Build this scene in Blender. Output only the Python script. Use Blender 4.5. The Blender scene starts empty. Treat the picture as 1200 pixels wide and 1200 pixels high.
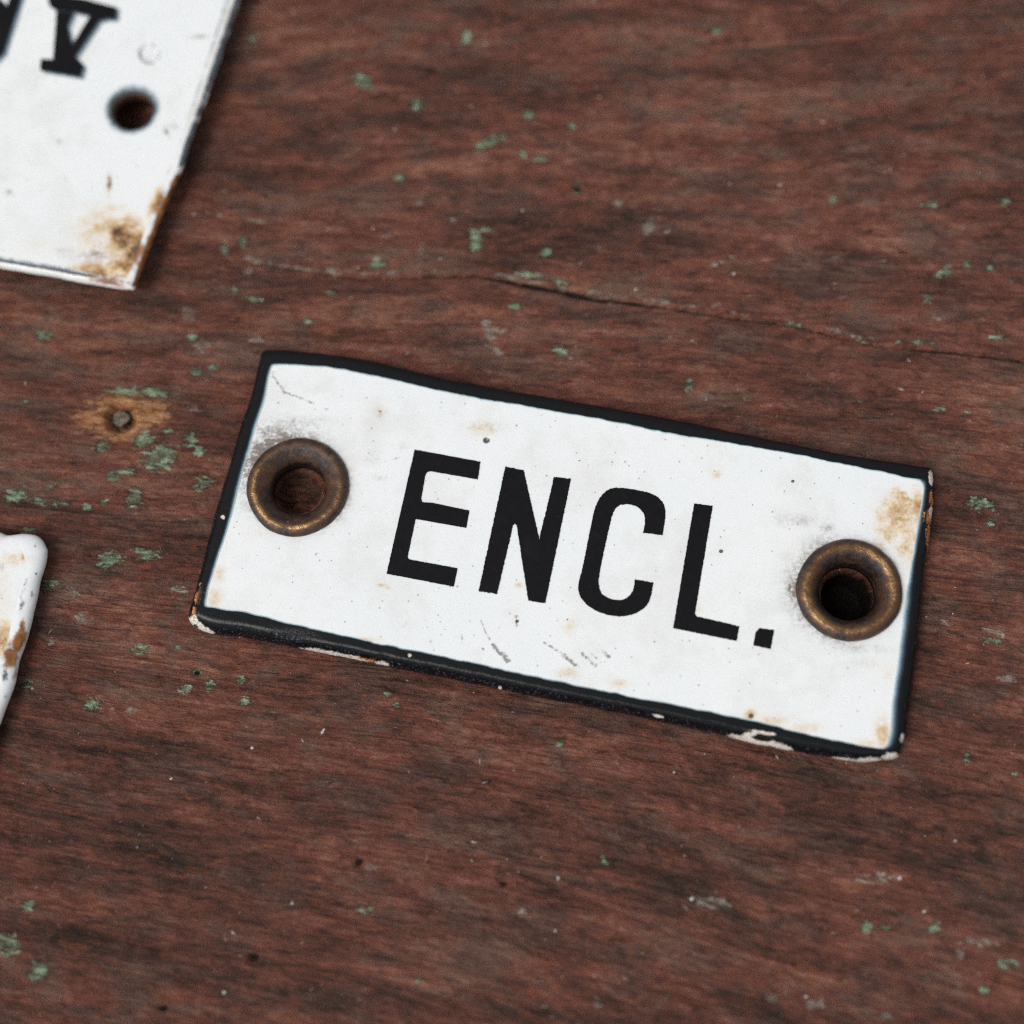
import bpy, bmesh, math
import numpy as np
from mathutils import Matrix, Vector

# ------------------------------------------------------------------ camera
MM = 0.001
FOV = 35.0
RX, RY = math.radians(-16.0), math.radians(-1.4)
TCAM = np.array([4.7, -3.0, -138.9])            # millimetres
_cx, _sx, _cy, _sy = math.cos(RX), math.sin(RX), math.cos(RY), math.sin(RY)
R0 = np.array([[1, 0, 0], [0, _cx, -_sx], [0, _sx, _cx]]) @ np.array([[_cy, 0, _sy], [0, 1, 0], [-_sy, 0, _cy]])
CAM = -R0.T @ TCAM
FPX = 600 / math.tan(math.radians(FOV / 2))

scene = bpy.context.scene
COL = scene.collection
cd = bpy.data.cameras.new("camera")
cam = bpy.data.objects.new("camera", cd)
COL.objects.link(cam)
m4 = Matrix.Identity(4)
for i in range(3):
    for j in range(3):
        m4[i][j] = float(R0.T[i, j])
    m4[i][3] = float(CAM[i]) * MM
cam.matrix_world = m4
cd.sensor_width = 36
cd.angle = math.radians(FOV)
cd.clip_start = 0.005
cd.clip_end = 50
cd.dof.use_dof = True
cd.dof.focus_distance = 0.1375
cd.dof.aperture_fstop = 9.5
scene.camera = cam

# ------------------------------------------------------------------ light: bright overcast sky
SUN_EL, SUN_AZ = math.radians(58), math.radians(215)
world = bpy.data.worlds.new("World")
scene.world = world
world.use_nodes = True
wn = world.node_tree
wn.nodes.clear()
wo = wn.nodes.new("ShaderNodeOutputWorld")
bg = wn.nodes.new("ShaderNodeBackground")
sky = wn.nodes.new("ShaderNodeTexSky")
sky.sky_type = 'NISHITA'
sky.sun_disc = False
sky.sun_elevation = SUN_EL
sky.sun_rotation = SUN_AZ
sky.air_density = 1.0
sky.dust_density = 3.0
hs = wn.nodes.new("ShaderNodeHueSaturation")
hs.inputs['Saturation'].default_value = 0.22
wn.links.new(sky.outputs[0], hs.inputs['Color'])
wn.links.new(hs.outputs[0], bg.inputs[0])
bg.inputs[1].default_value = 0.132
wn.links.new(bg.outputs[0], wo.inputs[0])
sd = bpy.data.lights.new("sun", 'SUN')
sd.energy = 1.5
sd.angle = math.radians(28)
sd.color = (1.0, 0.97, 0.93)
sun = bpy.data.objects.new("sun", sd)
COL.objects.link(sun)
# direction towards the sun: from the lower left of the picture, high up
sv = Vector((-math.cos(SUN_EL) * 0.85, -math.cos(SUN_EL) * 0.53, math.sin(SUN_EL)))
sun.rotation_euler = sv.to_track_quat('Z', 'Y').to_euler()
sky.sun_rotation = math.atan2(sv.x, sv.y)

vs = scene.view_settings
vs.view_transform = 'Standard'
vs.look = 'None'
vs.gamma = 1
vs.use_curve_mapping = False
vs.exposure = 0.0
scene.render.engine = 'CYCLES'
scene.cycles.max_bounces = 5
scene.cycles.diffuse_bounces = 3
scene.cycles.glossy_bounces = 2
scene.cycles.adaptive_threshold = 0.02
scene.cycles.use_denoising = False
scene.cycles.sample_clamp_indirect = 6
scene.cycles.filter_width = 1.3

# ------------------------------------------------------------------ helpers
def P(px, py, z=0.0):
    """photo pixel -> point (mm) on the level plane at height z"""
    d = R0.T @ np.array([(px - 600) / FPX, -(py - 600) / FPX, -1.0])
    t = (z - CAM[2]) / d[2]
    return CAM + d * t

def Ps(pts, z=0.0):
    return np.array([P(x, y, z) for x, y in pts])

def to_px(w):
    c = w @ R0.T + TCAM
    return 600 + FPX * c[:, 0] / -c[:, 2], 600 - FPX * c[:, 1] / -c[:, 2]

def _hash(ix, iy, seed):
    h = (ix.astype(np.int64) * 374761393 + iy.astype(np.int64) * 668265263 + seed * 2147483647) & 0xFFFFFFFF
    h = ((h ^ (h >> 13)) * 1274126177) & 0xFFFFFFFF
    h = h ^ (h >> 16)
    return (h & 0xFFFF) / 65535.0

def vnoise(x, y, seed=0):
    ix, iy = np.floor(x), np.floor(y)
    fx, fy = x - ix, y - iy
    fx = fx * fx * fx * (fx * (fx * 6 - 15) + 10)
    fy = fy * fy * fy * (fy * (fy * 6 - 15) + 10)
    a = _hash(ix, iy, seed); b = _hash(ix + 1, iy, seed)
    c = _hash(ix, iy + 1, seed); d = _hash(ix + 1, iy + 1, seed)
    return (a * (1 - fx) + b * fx) * (1 - fy) + (c * (1 - fx) + d * fx) * fy

def fbm(x, y, octv=4, seed=0, gain=0.5):
    s, a, n = 0, 1.0, 0
    for o in range(octv):
        s = s + a * vnoise(x * 2 ** o + 17.3 * o, y * 2 ** o + 9.1 * o, seed + o)
        n += a; a *= gain
    return s / n

def smooth(e0, e1, x):
    t = np.clip((x - e0) / (e1 - e0), 0, 1)
    return t * t * (3 - 2 * t)

def seg_dist(x, y, pts):
    d = np.full(x.shape, 1e9)
    for (ax, ay), (bx, by) in zip(pts[:-1], pts[1:]):
        dx, dy = bx - ax, by - ay
        t = np.clip(((x - ax) * dx + (y - ay) * dy) / (dx * dx + dy * dy + 1e-12), 0, 1)
        d = np.minimum(d, np.hypot(x - ax - t * dx, y - ay - t * dy))
    return d

def inside(x, y, poly):
    r = np.zeros(x.shape, bool)
    n = len(poly)
    for i in range(n):
        x0, y0 = poly[i][0], poly[i][1]
        x1, y1 = poly[(i + 1) % n][0], poly[(i + 1) % n][1]
        if y0 == y1:
            continue
        c = ((y0 > y) != (y1 > y)) & (x < (x1 - x0) * (y - y0) / (y1 - y0) + x0)
        r ^= c
    return r

def resample(pts, n):
    pts = np.asarray(pts, float)
    s = np.concatenate([[0], np.cumsum(np.linalg.norm(np.diff(pts[:, :2], axis=0), axis=1))])
    t = np.linspace(0, s[-1], n)
    return np.stack([np.interp(t, s, pts[:, k]) for k in range(pts.shape[1])], 1)

def build(name, verts, faces, mat, parent=None, smooth_shade=True, origin=None, attrs=None):
    """verts in mm, faces array (n,3|4) or list; ONE mesh object"""
    v = np.asarray(verts, float) * MM
    o0 = np.zeros(3) if origin is None else np.asarray(origin, float) * MM
    v = v - o0
    me = bpy.data.meshes.new(name)
    if isinstance(faces, np.ndarray):
        k = faces.shape[1]
        me.vertices.add(len(v)); me.vertices.foreach_set("co", v.astype(np.float32).ravel())
        me.loops.add(faces.size); me.loops.foreach_set("vertex_index", faces.astype(np.int32).ravel())
        me.polygons.add(len(faces))
        me.polygons.foreach_set("loop_start", np.arange(0, faces.size, k, dtype=np.int32))
        me.update(calc_edges=True)
    else:
        me.from_pydata(v.tolist(), [], [list(f) for f in faces])
        me.update()
    me.validate()
    me.polygons.foreach_set("use_smooth", np.full(len(me.polygons), smooth_shade))
    for an, av in (attrs or {}).items():
        av = np.asarray(av, np.float32)
        if av.ndim == 1:
            a = me.attributes.new(an, 'FLOAT', 'POINT'); a.data.foreach_set("value", av)
        else:
            a = me.attributes.new(an, 'FLOAT_VECTOR', 'POINT'); a.data.foreach_set("vector", av.ravel())
    me.materials.append(mat)
    ob = bpy.data.objects.new(name, me)
    COL.objects.link(ob)
    ob.location = o0
    if parent is not None:
        ob.parent = parent
        ob.location = Vector(o0) - parent_loc(parent)
    return ob

def parent_loc(p):
    l = Vector(p.location)
    while p.parent is not None:
        p = p.parent; l = l + Vector(p.location)
    return l

def thing(name, loc, label, cat, group=None):
    o = bpy.data.objects.new(name, None)
    COL.objects.link(o)
    o.location = Vector(np.asarray(loc, float) * MM)
    o.empty_display_size = 0.01
    o['label'] = label; o['category'] = cat
    if group: o['group'] = group
    return o

def grid_faces(nx, ny):
    i = np.arange(nx * ny).reshape(ny, nx)
    return np.stack([i[:-1, :-1], i[:-1, 1:], i[1:, 1:], i[1:, :-1]], -1).reshape(-1, 4)

def compact(verts, faces, attrs):
    used = np.unique(faces)
    mp = np.full(len(verts), -1); mp[used] = np.arange(len(used))
    return verts[used], mp[faces], {k: a[used] for k, a in attrs.items()}

def lin(r, g, b):
    f = lambda c: c / 12.92 if c <= 0.04045 else ((c + 0.055) / 1.055) ** 2.4
    return (f(r / 255), f(g / 255), f(b / 255), 1)

class NT:
    """small node-graph helper"""
    def __init__(s, name):
        s.m = bpy.data.materials.new(name); s.m.use_nodes = True
        s.t = s.m.node_tree; s.t.nodes.clear()
        s.out = s.n('ShaderNodeOutputMaterial'); s.b = s.n('ShaderNodeBsdfPrincipled')
        s.t.links.new(s.b.outputs[0], s.out.inputs[0])
    def n(s, k): return s.t.nodes.new(k)
    def set(s, sock, v):
        if isinstance(v, bpy.types.NodeSocket): s.t.links.new(v, sock)
        elif isinstance(v, (tuple, list)) and len(v) == 4 and sock.type == 'VECTOR': sock.default_value = v[:3]
        else: sock.default_value = v
    def attr(s, name, vec=False):
        a = s.n('ShaderNodeAttribute'); a.attribute_name = name
        return a.outputs['Vector' if vec else 'Fac']
    def geo(s):
        tc = s.n('ShaderNodeTexCoord'); return tc.outputs['Object']
    def scale(s, v, sc, off=(0, 0, 0)):
        mp = s.n('ShaderNodeMapping'); s.set(mp.inputs['Vector'], v)
        mp.inputs['Scale'].default_value = sc; mp.inputs['Location'].default_value = off
        return mp.outputs[0]
    def noise(s, v, sc=1.0, det=4, rough=0.55, dist=0.0):
        t = s.n('ShaderNodeTexNoise'); s.set(t.inputs['Vector'], v)
        t.inputs['Scale'].default_value = sc; t.inputs['Detail'].default_value = det
        t.inputs['Roughness'].default_value = rough; t.inputs['Distortion'].default_value = dist
        return t.outputs['Fac']
    def voro(s, v, sc=1.0, feat='F1', rnd=1.0):
        t = s.n('ShaderNodeTexVoronoi'); t.feature = feat; s.set(t.inputs['Vector'], v)
        t.inputs['Scale'].default_value = sc; t.inputs['Randomness'].default_value = rnd
        return t
    def math(s, op, a, b=0.0, c=0.0, clamp=False):
        t = s.n('ShaderNodeMath'); t.operation = op; t.use_clamp = clamp
        s.set(t.inputs[0], a); s.set(t.inputs[1], b); s.set(t.inputs[2], c)
        return t.outputs[0]
    def step(s, v, a, b, lo=0.0, hi=1.0):
        t = s.n('ShaderNodeMapRange'); t.interpolation_type = 'SMOOTHSTEP'
        s.set(t.inputs['Value'], v)
        for k, x in zip(('From Min', 'From Max', 'To Min', 'To Max'), (a, b, lo, hi)): t.inputs[k].default_value = x
        return t.outputs[0]
    def ramp(s, f, stops):
        t = s.n('ShaderNodeValToRGB'); s.set(t.inputs[0], f)
        e = t.color_ramp.elements
        while len(e) < len(stops): e.new(0.5)
        for el, (p, c) in zip(e, stops): el.position = p; el.color = c
        return t.outputs[0]
    def mix(s, f, a, b, mode='MIX'):
        t = s.n('ShaderNodeMix'); t.data_type = 'RGBA'; t.blend_type = mode
        s.set(t.inputs['Factor'], f); s.set(t.inputs[6], a); s.set(t.inputs[7], b)
        return t.outputs[2]
    def bump(s, h, dist, strength=1.0, normal=None):
        t = s.n('ShaderNodeBump'); s.set(t.inputs['Height'], h)
        t.inputs['Distance'].default_value = dist; t.inputs['Strength'].default_value = strength
        if normal is not None: s.set(t.inputs['Normal'], normal)
        return t.outputs[0]
    def bsdf(s, **kw):
        for k, v in kw.items():
            s.set(s.b.inputs[k.replace('_', ' ')], v)
        return s.m

# ------------------------------------------------------------------ materials
def mat_wood():
    g = NT('weathered_red_paint_on_wood')
    gc = g.attr('grain_co', True)
    n1 = g.noise(g.scale(gc, (0.035, 0.20, 1)), 1, 4, 0.6, 0.5)
    n2 = g.noise(g.scale(gc, (0.20, 0.75, 1), (31, 7, 0)), 1, 6, 0.66, 0.5)
    nb = g.noise(g.scale(gc, (0.13, 4.2, 1), (13, 2, 0)), 1, 4, 0.66, 0.5)
    nl = g.noise(g.scale(gc, (0.055, 1.5, 1), (63, 22, 0)), 1, 4, 0.6, 0.6)
    # thin checks that follow the grain
    chk = g.step(g.math('ABSOLUTE', g.math('SUBTRACT', nl, 0.5)), 0.0, 0.012, 1, 0)
    chk = g.math('MULTIPLY', chk, g.step(g.noise(g.scale(gc, (0.09, 0.3, 1), (5, 88, 0)), 1, 3, 0.6), 0.46, 0.60))
    n3 = g.noise(g.scale(gc, (0.8, 2.0, 1), (3, 57, 0)), 1, 5, 0.68, 0.6)
    n4 = g.noise(g.scale(gc, (5, 7, 1)), 1, 3, 0.75)
    s = g.math('MULTIPLY_ADD', g.math('SUBTRACT', n1, 0.5), 0.38, 0.147)
    s = g.math('MULTIPLY_ADD', n2, 0.40, s)
    s = g.math('MULTIPLY_ADD', n3, 0.25, s)
    s = g.math('MULTIPLY_ADD', n4, 0.11, s)
    s = g.math('ADD', s, g.math('MULTIPLY', g.math('SUBTRACT', nb, 0.5), 0.11))
    s = g.math('ADD', s, g.attr('tone'))
    base = g.ramp(s, [(0.365, lin(44, 31, 25)), (0.425, lin(66, 44, 36)), (0.47, lin(87, 56, 46)),
                      (0.515, lin(105, 65, 54)), (0.56, lin(122, 75, 61)), (0.63, lin(146, 102, 83))])
    # greyed, dusty zones of the paint
    gn = g.noise(g.scale(gc, (0.15, 0.34, 1), (91, 13, 0)), 1, 5, 0.66, 0.6)
    gf = g.step(gn, 0.46, 0.60, 0, 0.75)
    base = g.mix(gf, base, g.ramp(s, [(0.40, lin(56, 42, 36)), (0.49, lin(82, 62, 54)), (0.58, lin(108, 86, 75))]))
    # orange bare grain
    on = g.noise(g.scale(gc, (0.4, 1.0, 1), (11, 73, 0)), 1, 4, 0.62, 0.6)
    base = g.mix(g.step(on, 0.56, 0.70, 0, 0.5), base, g.mix(n4, lin(116, 66, 42), lin(148, 88, 58)))
    # dark worn hollows
    dn = g.noise(g.scale(gc, (0.5, 1.15, 1), (47, 21, 0)), 1, 5, 0.70, 0.4)
    pit = g.step(dn, 0.555, 0.67)
    base = g.mix(g.math('MULTIPLY', pit, 0.6), base, lin(48, 34, 28))
    base = g.mix(g.math('MULTIPLY', chk, 0.7), base, lin(34, 25, 21))
    # pale scuffs and flecks
    fn = g.noise(g.scale(gc, (1.3, 3.6, 1), (5, 5, 0)), 1, 5, 0.78, 0.6)
    fz = g.noise(g.scale(gc, (0.10, 0.22, 1), (15, 60, 0)), 1, 3)
    fl = g.math('MULTIPLY', g.step(fn, 0.60, 0.71), g.step(fz, 0.38, 0.62, 0.25, 1.0))
    base = g.mix(g.math('MULTIPLY', fl, 0.55), base, lin(154, 128, 108))
    vo = g.voro(g.scale(gc, (0.9, 1.2, 1)), 1)
    vd = g.math('ADD', vo.outputs['Distance'], g.math('MULTIPLY', g.math('SUBTRACT', n4, 0.5), 0.3))
    speck = g.math('MULTIPLY', g.step(vd, 0.02, 0.075, 1, 0), g.step(vo.outputs['Color'], 0.52, 0.56))
    base = g.mix(g.math('MULTIPLY', speck, 0.8), base, g.mix(n3, lin(120, 96, 80), lin(210, 194, 176)))
    # scattered fine green remnants of the older coat
    rg = g.noise(g.scale(gc, (0.7, 1.2, 1), (77, 3, 0)), 1, 6, 0.76)
    rf = g.math('MULTIPLY', g.step(rg, 0.655, 0.71), g.step(fz, 0.42, 0.58, 0.0, 1.0))
    jn = g.noise(g.scale(gc, (1.25, 3.0, 1), (9, 19, 0)), 1, 5, 0.76, 0.6)
    green = g.ramp(g.math('ADD', g.math('MULTIPLY', n3, 0.6), g.math('MULTIPLY', jn, 0.4)),
                   [(0.38, lin(70, 84, 66)), (0.45, lin(106, 128, 102)), (0.53, lin(138, 162, 132)), (0.62, lin(178, 190, 164))])
    base = g.mix(g.math('MULTIPLY', rf, 0.7), base, green)
    jit = g.math('MULTIPLY', g.math('SUBTRACT', jn, 0.5), 2.3)
    # bare timber round the nail hole
    bare = g.step(g.math('ADD', g.attr('bare'), g.math('MULTIPLY', jit, 0.7)), 0.34, 0.62)
    bcol = g.ramp(g.math('ADD', g.math('MULTIPLY', n3, 0.5), g.math('MULTIPLY', n2, 0.5)), [(0.38, lin(108, 70, 46)), (0.47, lin(160, 110, 72)), (0.58, lin(196, 148, 106))])
    base = g.mix(g.math('MULTIPLY', bare, 0.95), base, bcol)
    # chips of the older green and grey coats, each with a dark lifted margin
    gs = g.math('ADD', g.attr('green'), jit)
    gm = g.step(gs, 0.50, 0.60)
    edge = g.math('MULTIPLY', g.step(gs, 0.26, 0.48), g.step(g.attr('green'), 0.1, 0.3))
    base = g.mix(g.math('MULTIPLY', edge, 0.5), base, lin(38, 32, 27))
    base = g.mix(g.math('MULTIPLY', gm, g.step(n3, 0.36, 0.58, 0.35, 0.88)), base, green)
    ps = g.math('ADD', g.attr('pale'), jit)
    pm = g.step(ps, 0.52, 0.66)
    base = g.mix(g.math('MULTIPLY', pm, g.step(n2, 0.40, 0.58, 0.35, 0.8)), base, g.ramp(jn, [(0.40, lin(92, 82, 72)), (0.52, lin(140, 134, 122)), (0.64, lin(186, 184, 172))]))
    wm = g.step(g.math('ADD', g.attr('bright'), g.math('MULTIPLY', jit, 0.35)), 0.5, 0.65)
    base = g.mix(wm, base, lin(220, 220, 216))
    # soil in crack and nail hole, plus shade painted in pits under plate holes
    base = g.mix(g.step(g.math('ADD', g.attr('soil_shade'), g.math('MULTIPLY', jit, 0.5)), 0.35, 0.8), base, lin(28, 22, 19))
    h = g.math('MULTIPLY', nb, 0.8)
    h = g.math('MULTIPLY_ADD', n3, 1.0, h)
    h = g.math('MULTIPLY_ADD', n4, 0.16, h)
    nrm = g.bump(h, 0.00050, 1.0)
    rough = g.step(n4, 0.3, 0.7, 0.32, 0.66)
    return g.bsdf(Base_Color=base, Roughness=rough, Normal=nrm, Specular_IOR_Level=0.2)

def enamel_normal(g, co, amt=1.0):
    w = g.noise(co, 260, 2, 0.5)
    f = g.noise(co, 2200, 2, 0.5)
    return g.bump(g.math('MULTIPLY_ADD', f, 0.12, w), 0.00009 * amt, 0.6)

def mat_face():
    g = NT('white_enamel')
    co = g.geo()
    n = g.noise(co, 900, 6, 0.7)
    nf = g.noise(co, 3200, 4, 0.7)
    base = g.mix(g.noise(co, 90, 3), lin(224, 228, 228), lin(234, 236, 235))
    j = g.math('SUBTRACT', n, 0.5)
    rust = g.attr('rust')
    rv = g.math('ADD', rust, g.math('MULTIPLY', g.math('ADD', j, g.math('MULTIPLY', g.math('SUBTRACT', nf, 0.5), 0.7)), g.math('MULTIPLY', rust, 2.2)))
    base = g.mix(g.step(rv, 0.0, 0.42), base, g.ramp(rv, [(0.0, lin(228, 220, 204)), (0.30, lin(216, 192, 156)), (0.62, lin(168, 128, 80)), (0.85, lin(112, 70, 38)), (1.0, lin(70, 40, 24))]))
    soot = g.attr('soot')
    sv_ = g.math('MULTIPLY', g.math('MULTIPLY', soot, 1.2), g.step(g.math('ADD', g.math('MULTIPLY', n, 0.6), g.math('MULTIPLY', nf, 0.6)), 0.42, 0.74, 0.05, 1.25))
    base = g.mix(g.step(sv_, 0.0, 1.0, 0, 0.85), base, lin(92, 68, 48))
    # grey grime film
    film = g.step(g.noise(co, 160, 5, 0.7), 0.47, 0.72, 0, 0.22)
    base = g.mix(film, base, lin(176, 168, 156))
    sc = g.step(g.math('ADD', g.attr('scratch'), g.math('MULTIPLY', g.math('SUBTRACT', nf, 0.5), 2.6)), 0.40, 0.85, 0, 0.75)
    base = g.mix(sc, base, lin(92, 84, 76))
    # pin-prick specks in the glaze
    for s_, thr, r0, off in ((900, 0.80, 0.085, 0.0), (480, 0.90, 0.06, 0.013), (1700, 0.66, 0.13, 0.031)):
        v = g.voro(g.scale(co, (1, 1, 1), (off, off * 2, 0)), s_)
        sel = g.step(v.outputs['Color'], thr, thr + 0.01)
        d = g.math('ADD', v.outputs['Distance'], g.math('MULTIPLY', g.math('SUBTRACT', nf, 0.5), 0.12))
        base = g.mix(g.math('MULTIPLY', g.math('MULTIPLY', g.step(d, r0 * 0.5, r0 * 1.3, 1, 0), sel), 0.62), base, lin(112, 98, 84))
    dot = g.step(g.attr('dots'), 0.42, 0.58)
    base = g.mix(g.math('MULTIPLY', dot, 0.9), base, lin(60, 48, 38))
    blue = g.step(g.attr('blue'), 0.2, 0.9, 0, 0.85)
    bn = g.step(g.math('ADD', n, g.math('MULTIPLY', g.math('SUBTRACT', nf, 0.5), 0.6)), 0.36, 0.6)
    base = g.mix(g.math('MULTIPLY', blue, bn), base, lin(58, 70, 82))
    rough = g.math('MULTIPLY_ADD', film, 1.2, g.math('MULTIPLY_ADD', sv_, 0.4, 0.17))
    return g.bsdf(Base_Color=base, Roughness=rough, Normal=enamel_normal(g, co), Specular_IOR_Level=0.5)

def mat_border():
    g = NT('black_enamel_edge')
    co = g.geo()
    n = g.noise(co, 2400, 5, 0.78)
    nf = g.noise(co, 5200, 3, 0.6)
    j = g.math('MULTIPLY', g.math('SUBTRACT', n, 0.5), 2.2)
    t = g.attr('fade')      # 0 at the inner edge of the printed band, 1 where the coat is full
    base = g.ramp(g.math('ADD', t, g.math('MULTIPLY', g.math('SUBTRACT', nf, 0.5), 0.25)),
                  [(0.0, lin(176, 192, 198)), (0.22, lin(110, 134, 146)), (0.5, lin(52, 66, 74)), (0.8, lin(24, 28, 31)), (1.0, lin(8, 9, 11))])
    # pitted, speckled lower edge
    sp = g.math('MULTIPLY', g.attr('speck'), g.step(nf, 0.585, 0.66))
    base = g.mix(g.math('MULTIPLY', sp, 0.75), base, lin(104, 116, 142))
    cr = g.step(g.math('ADD', g.attr('chip_rust'), j), 0.42, 0.56)
    base = g.mix(cr, base, g.ramp(n, [(0.3, lin(96, 52, 26)), (0.5, lin(168, 104, 56)), (0.7, lin(206, 160, 108))]))
    base = g.mix(g.math('MULTIPLY', g.attr('flat_sheen'), g.step(n, 0.3, 0.6, 0.55, 1.0)), base, lin(20, 22, 23))  # flat top painted lighter than the bevel, imitating its sky sheen
    cw = g.step(g.math('ADD', g.attr('chip_white'), g.math('MULTIPLY', j, 0.55)), 0.42, 0.56)
    base = g.mix(cw, base, g.ramp(nf, [(0.3, lin(168, 150, 134)), (0.5, lin(216, 208, 198)), (0.7, lin(236, 234, 230))]))
    cb = g.step(g.attr('chip_dark'), 0.4, 0.6)
    base = g.mix(cb, base, lin(26, 20, 16))
    chip = g.math('MAXIMUM', cw, cr)
    rough = g.math('MULTIPLY_ADD', chip, 0.4, g.math('MULTIPLY_ADD', nf, 0.16, 0.08))
    hh = g.math('MULTIPLY_ADD', g.attr('speck'), g.math('MULTIPLY', nf, 0.9), g.math('MULTIPLY_ADD', n, 0.3, g.math('MULTIPLY', chip, -0.6)))
    nrm = g.bump(hh, 0.00012, 0.8)
    return g.bsdf(Base_Color=base, Roughness=rough, Normal=nrm, Specular_IOR_Level=0.22)

def mat_rim():
    g = NT('white_enamel_rim')
    co = g.geo()
    n = g.noise(co, 1100, 5, 0.7)
    nf = g.noise(co, 3600, 3, 0.6)
    j = g.math('MULTIPLY', g.math('SUBTRACT', n, 0.5), 1.3)
    base = g.mix(g.noise(co, 90, 3), lin(224, 228, 228), lin(234, 236, 235))
    film = g.step(g.noise(co, 260, 5, 0.65), 0.42, 0.66, 0, 0.5)
    base = g.mix(film, base, lin(196, 186, 168))
    b = g.step(g.math('ADD', g.attr('blue'), g.math('MULTIPLY', j, g.math('MULTIPLY_ADD', g.attr('blue'), 1.6, 0.1))), 0.34, 0.62)
    base = g.mix(g.math('MULTIPLY', b, 0.9), base, g.mix(nf, lin(22, 28, 38), lin(84, 98, 114)))
    r = g.step(g.math('ADD', g.attr('rust'), g.math('MULTIPLY', j, 0.9)), 0.30, 0.75)
    base = g.mix(r, base, g.ramp(n, [(0.3, lin(58, 34, 18)), (0.5, lin(132, 80, 34)), (0.7, lin(176, 126, 70))]))
    d = g.step(g.math('ADD', g.attr('dark'), g.math('MULTIPLY', j, 0.4)), 0.35, 0.6)
    base = g.mix(d, base, lin(30, 24, 20))
    return g.bsdf(Base_Color=base, Roughness=g.math('MULTIPLY_ADD', r, 0.4, 0.22), Normal=enamel_normal(g, co, 2.0))

def mat_letter():
    g = NT('black_enamel_print')
    co = g.geo()
    n = g.noise(co, 1400, 5, 0.7)
    nf = g.noise(co, 4200, 3, 0.6)
    base = g.mix(n, lin(14, 14, 17), lin(24, 23, 25))
    base = g.mix(g.step(nf, 0.68, 0.76, 0, 0.35), base, lin(110, 104, 98))
    brown = g.step(g.noise(co, 300, 4, 0.6), 0.55, 0.75, 0, 0.35)
    base = g.mix(brown, base, lin(50, 40, 34))
    return g.bsdf(Base_Color=base, Roughness=g.math('MULTIPLY_ADD', n, 0.2, 0.25), Normal=enamel_normal(g, co), Specular_IOR_Level=0.12)

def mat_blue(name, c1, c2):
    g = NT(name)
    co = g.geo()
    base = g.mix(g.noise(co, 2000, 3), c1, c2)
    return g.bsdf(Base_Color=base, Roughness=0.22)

def mat_brass():
    g = NT('aged_brass')
    co = g.geo()
    n = g.noise(co, 620, 6, 0.72, 0.6)
    nf = g.noise(co, 2600, 4, 0.75)
    nb = g.noise(co, 1300, 4, 0.7, 0.4)
    w = g.math('ADD', g.attr('wear_highlight'), g.math('MULTIPLY', g.math('SUBTRACT', n, 0.5), 1.7))
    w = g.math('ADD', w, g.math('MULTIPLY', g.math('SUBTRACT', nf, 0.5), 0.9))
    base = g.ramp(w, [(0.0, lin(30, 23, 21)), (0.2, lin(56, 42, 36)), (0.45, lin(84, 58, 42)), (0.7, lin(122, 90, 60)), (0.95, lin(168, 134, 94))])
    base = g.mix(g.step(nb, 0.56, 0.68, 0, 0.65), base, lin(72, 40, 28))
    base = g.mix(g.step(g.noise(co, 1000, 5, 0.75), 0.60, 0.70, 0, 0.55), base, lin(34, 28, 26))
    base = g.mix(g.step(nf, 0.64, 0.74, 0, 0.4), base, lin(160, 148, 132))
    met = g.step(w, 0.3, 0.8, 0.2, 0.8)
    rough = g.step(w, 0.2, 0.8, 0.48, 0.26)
    return g.bsdf(Base_Color=base, Metallic=met, Roughness=rough, Normal=g.bump(g.math('MULTIPLY_ADD', nf, 0.5, n), 0.00014, 0.7))

def mat_hole():
    g = NT('rusty_hole_wall')
    co = g.geo()
    n = g.noise(co, 1500, 5, 0.7)
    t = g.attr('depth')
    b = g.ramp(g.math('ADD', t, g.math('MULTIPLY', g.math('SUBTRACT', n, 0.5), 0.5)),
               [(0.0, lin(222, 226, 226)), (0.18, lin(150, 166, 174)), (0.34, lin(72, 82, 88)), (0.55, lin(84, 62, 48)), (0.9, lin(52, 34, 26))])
    return g.bsdf(Base_Color=b, Roughness=0.4)

def mat_plain(name, c1, c2, rough=0.6, sc=1500):
    g = NT(name)
    n = g.noise(g.geo(), sc, 5, 0.7)
    return g.bsdf(Base_Color=g.mix(g.step(n, 0.3, 0.7), c1, c2), Roughness=rough, Normal=g.bump(n, 0.0001, 0.6))

M_WOOD, M_FACE, M_BORDER, M_RIM = mat_wood(), mat_face(), mat_border(), mat_rim()
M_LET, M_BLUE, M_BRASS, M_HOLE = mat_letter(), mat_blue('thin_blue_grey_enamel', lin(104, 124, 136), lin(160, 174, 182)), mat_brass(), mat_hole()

M_BLUE2 = mat_blue('blue_black_enamel', lin(44, 58, 70), lin(74, 92, 104))

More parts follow.
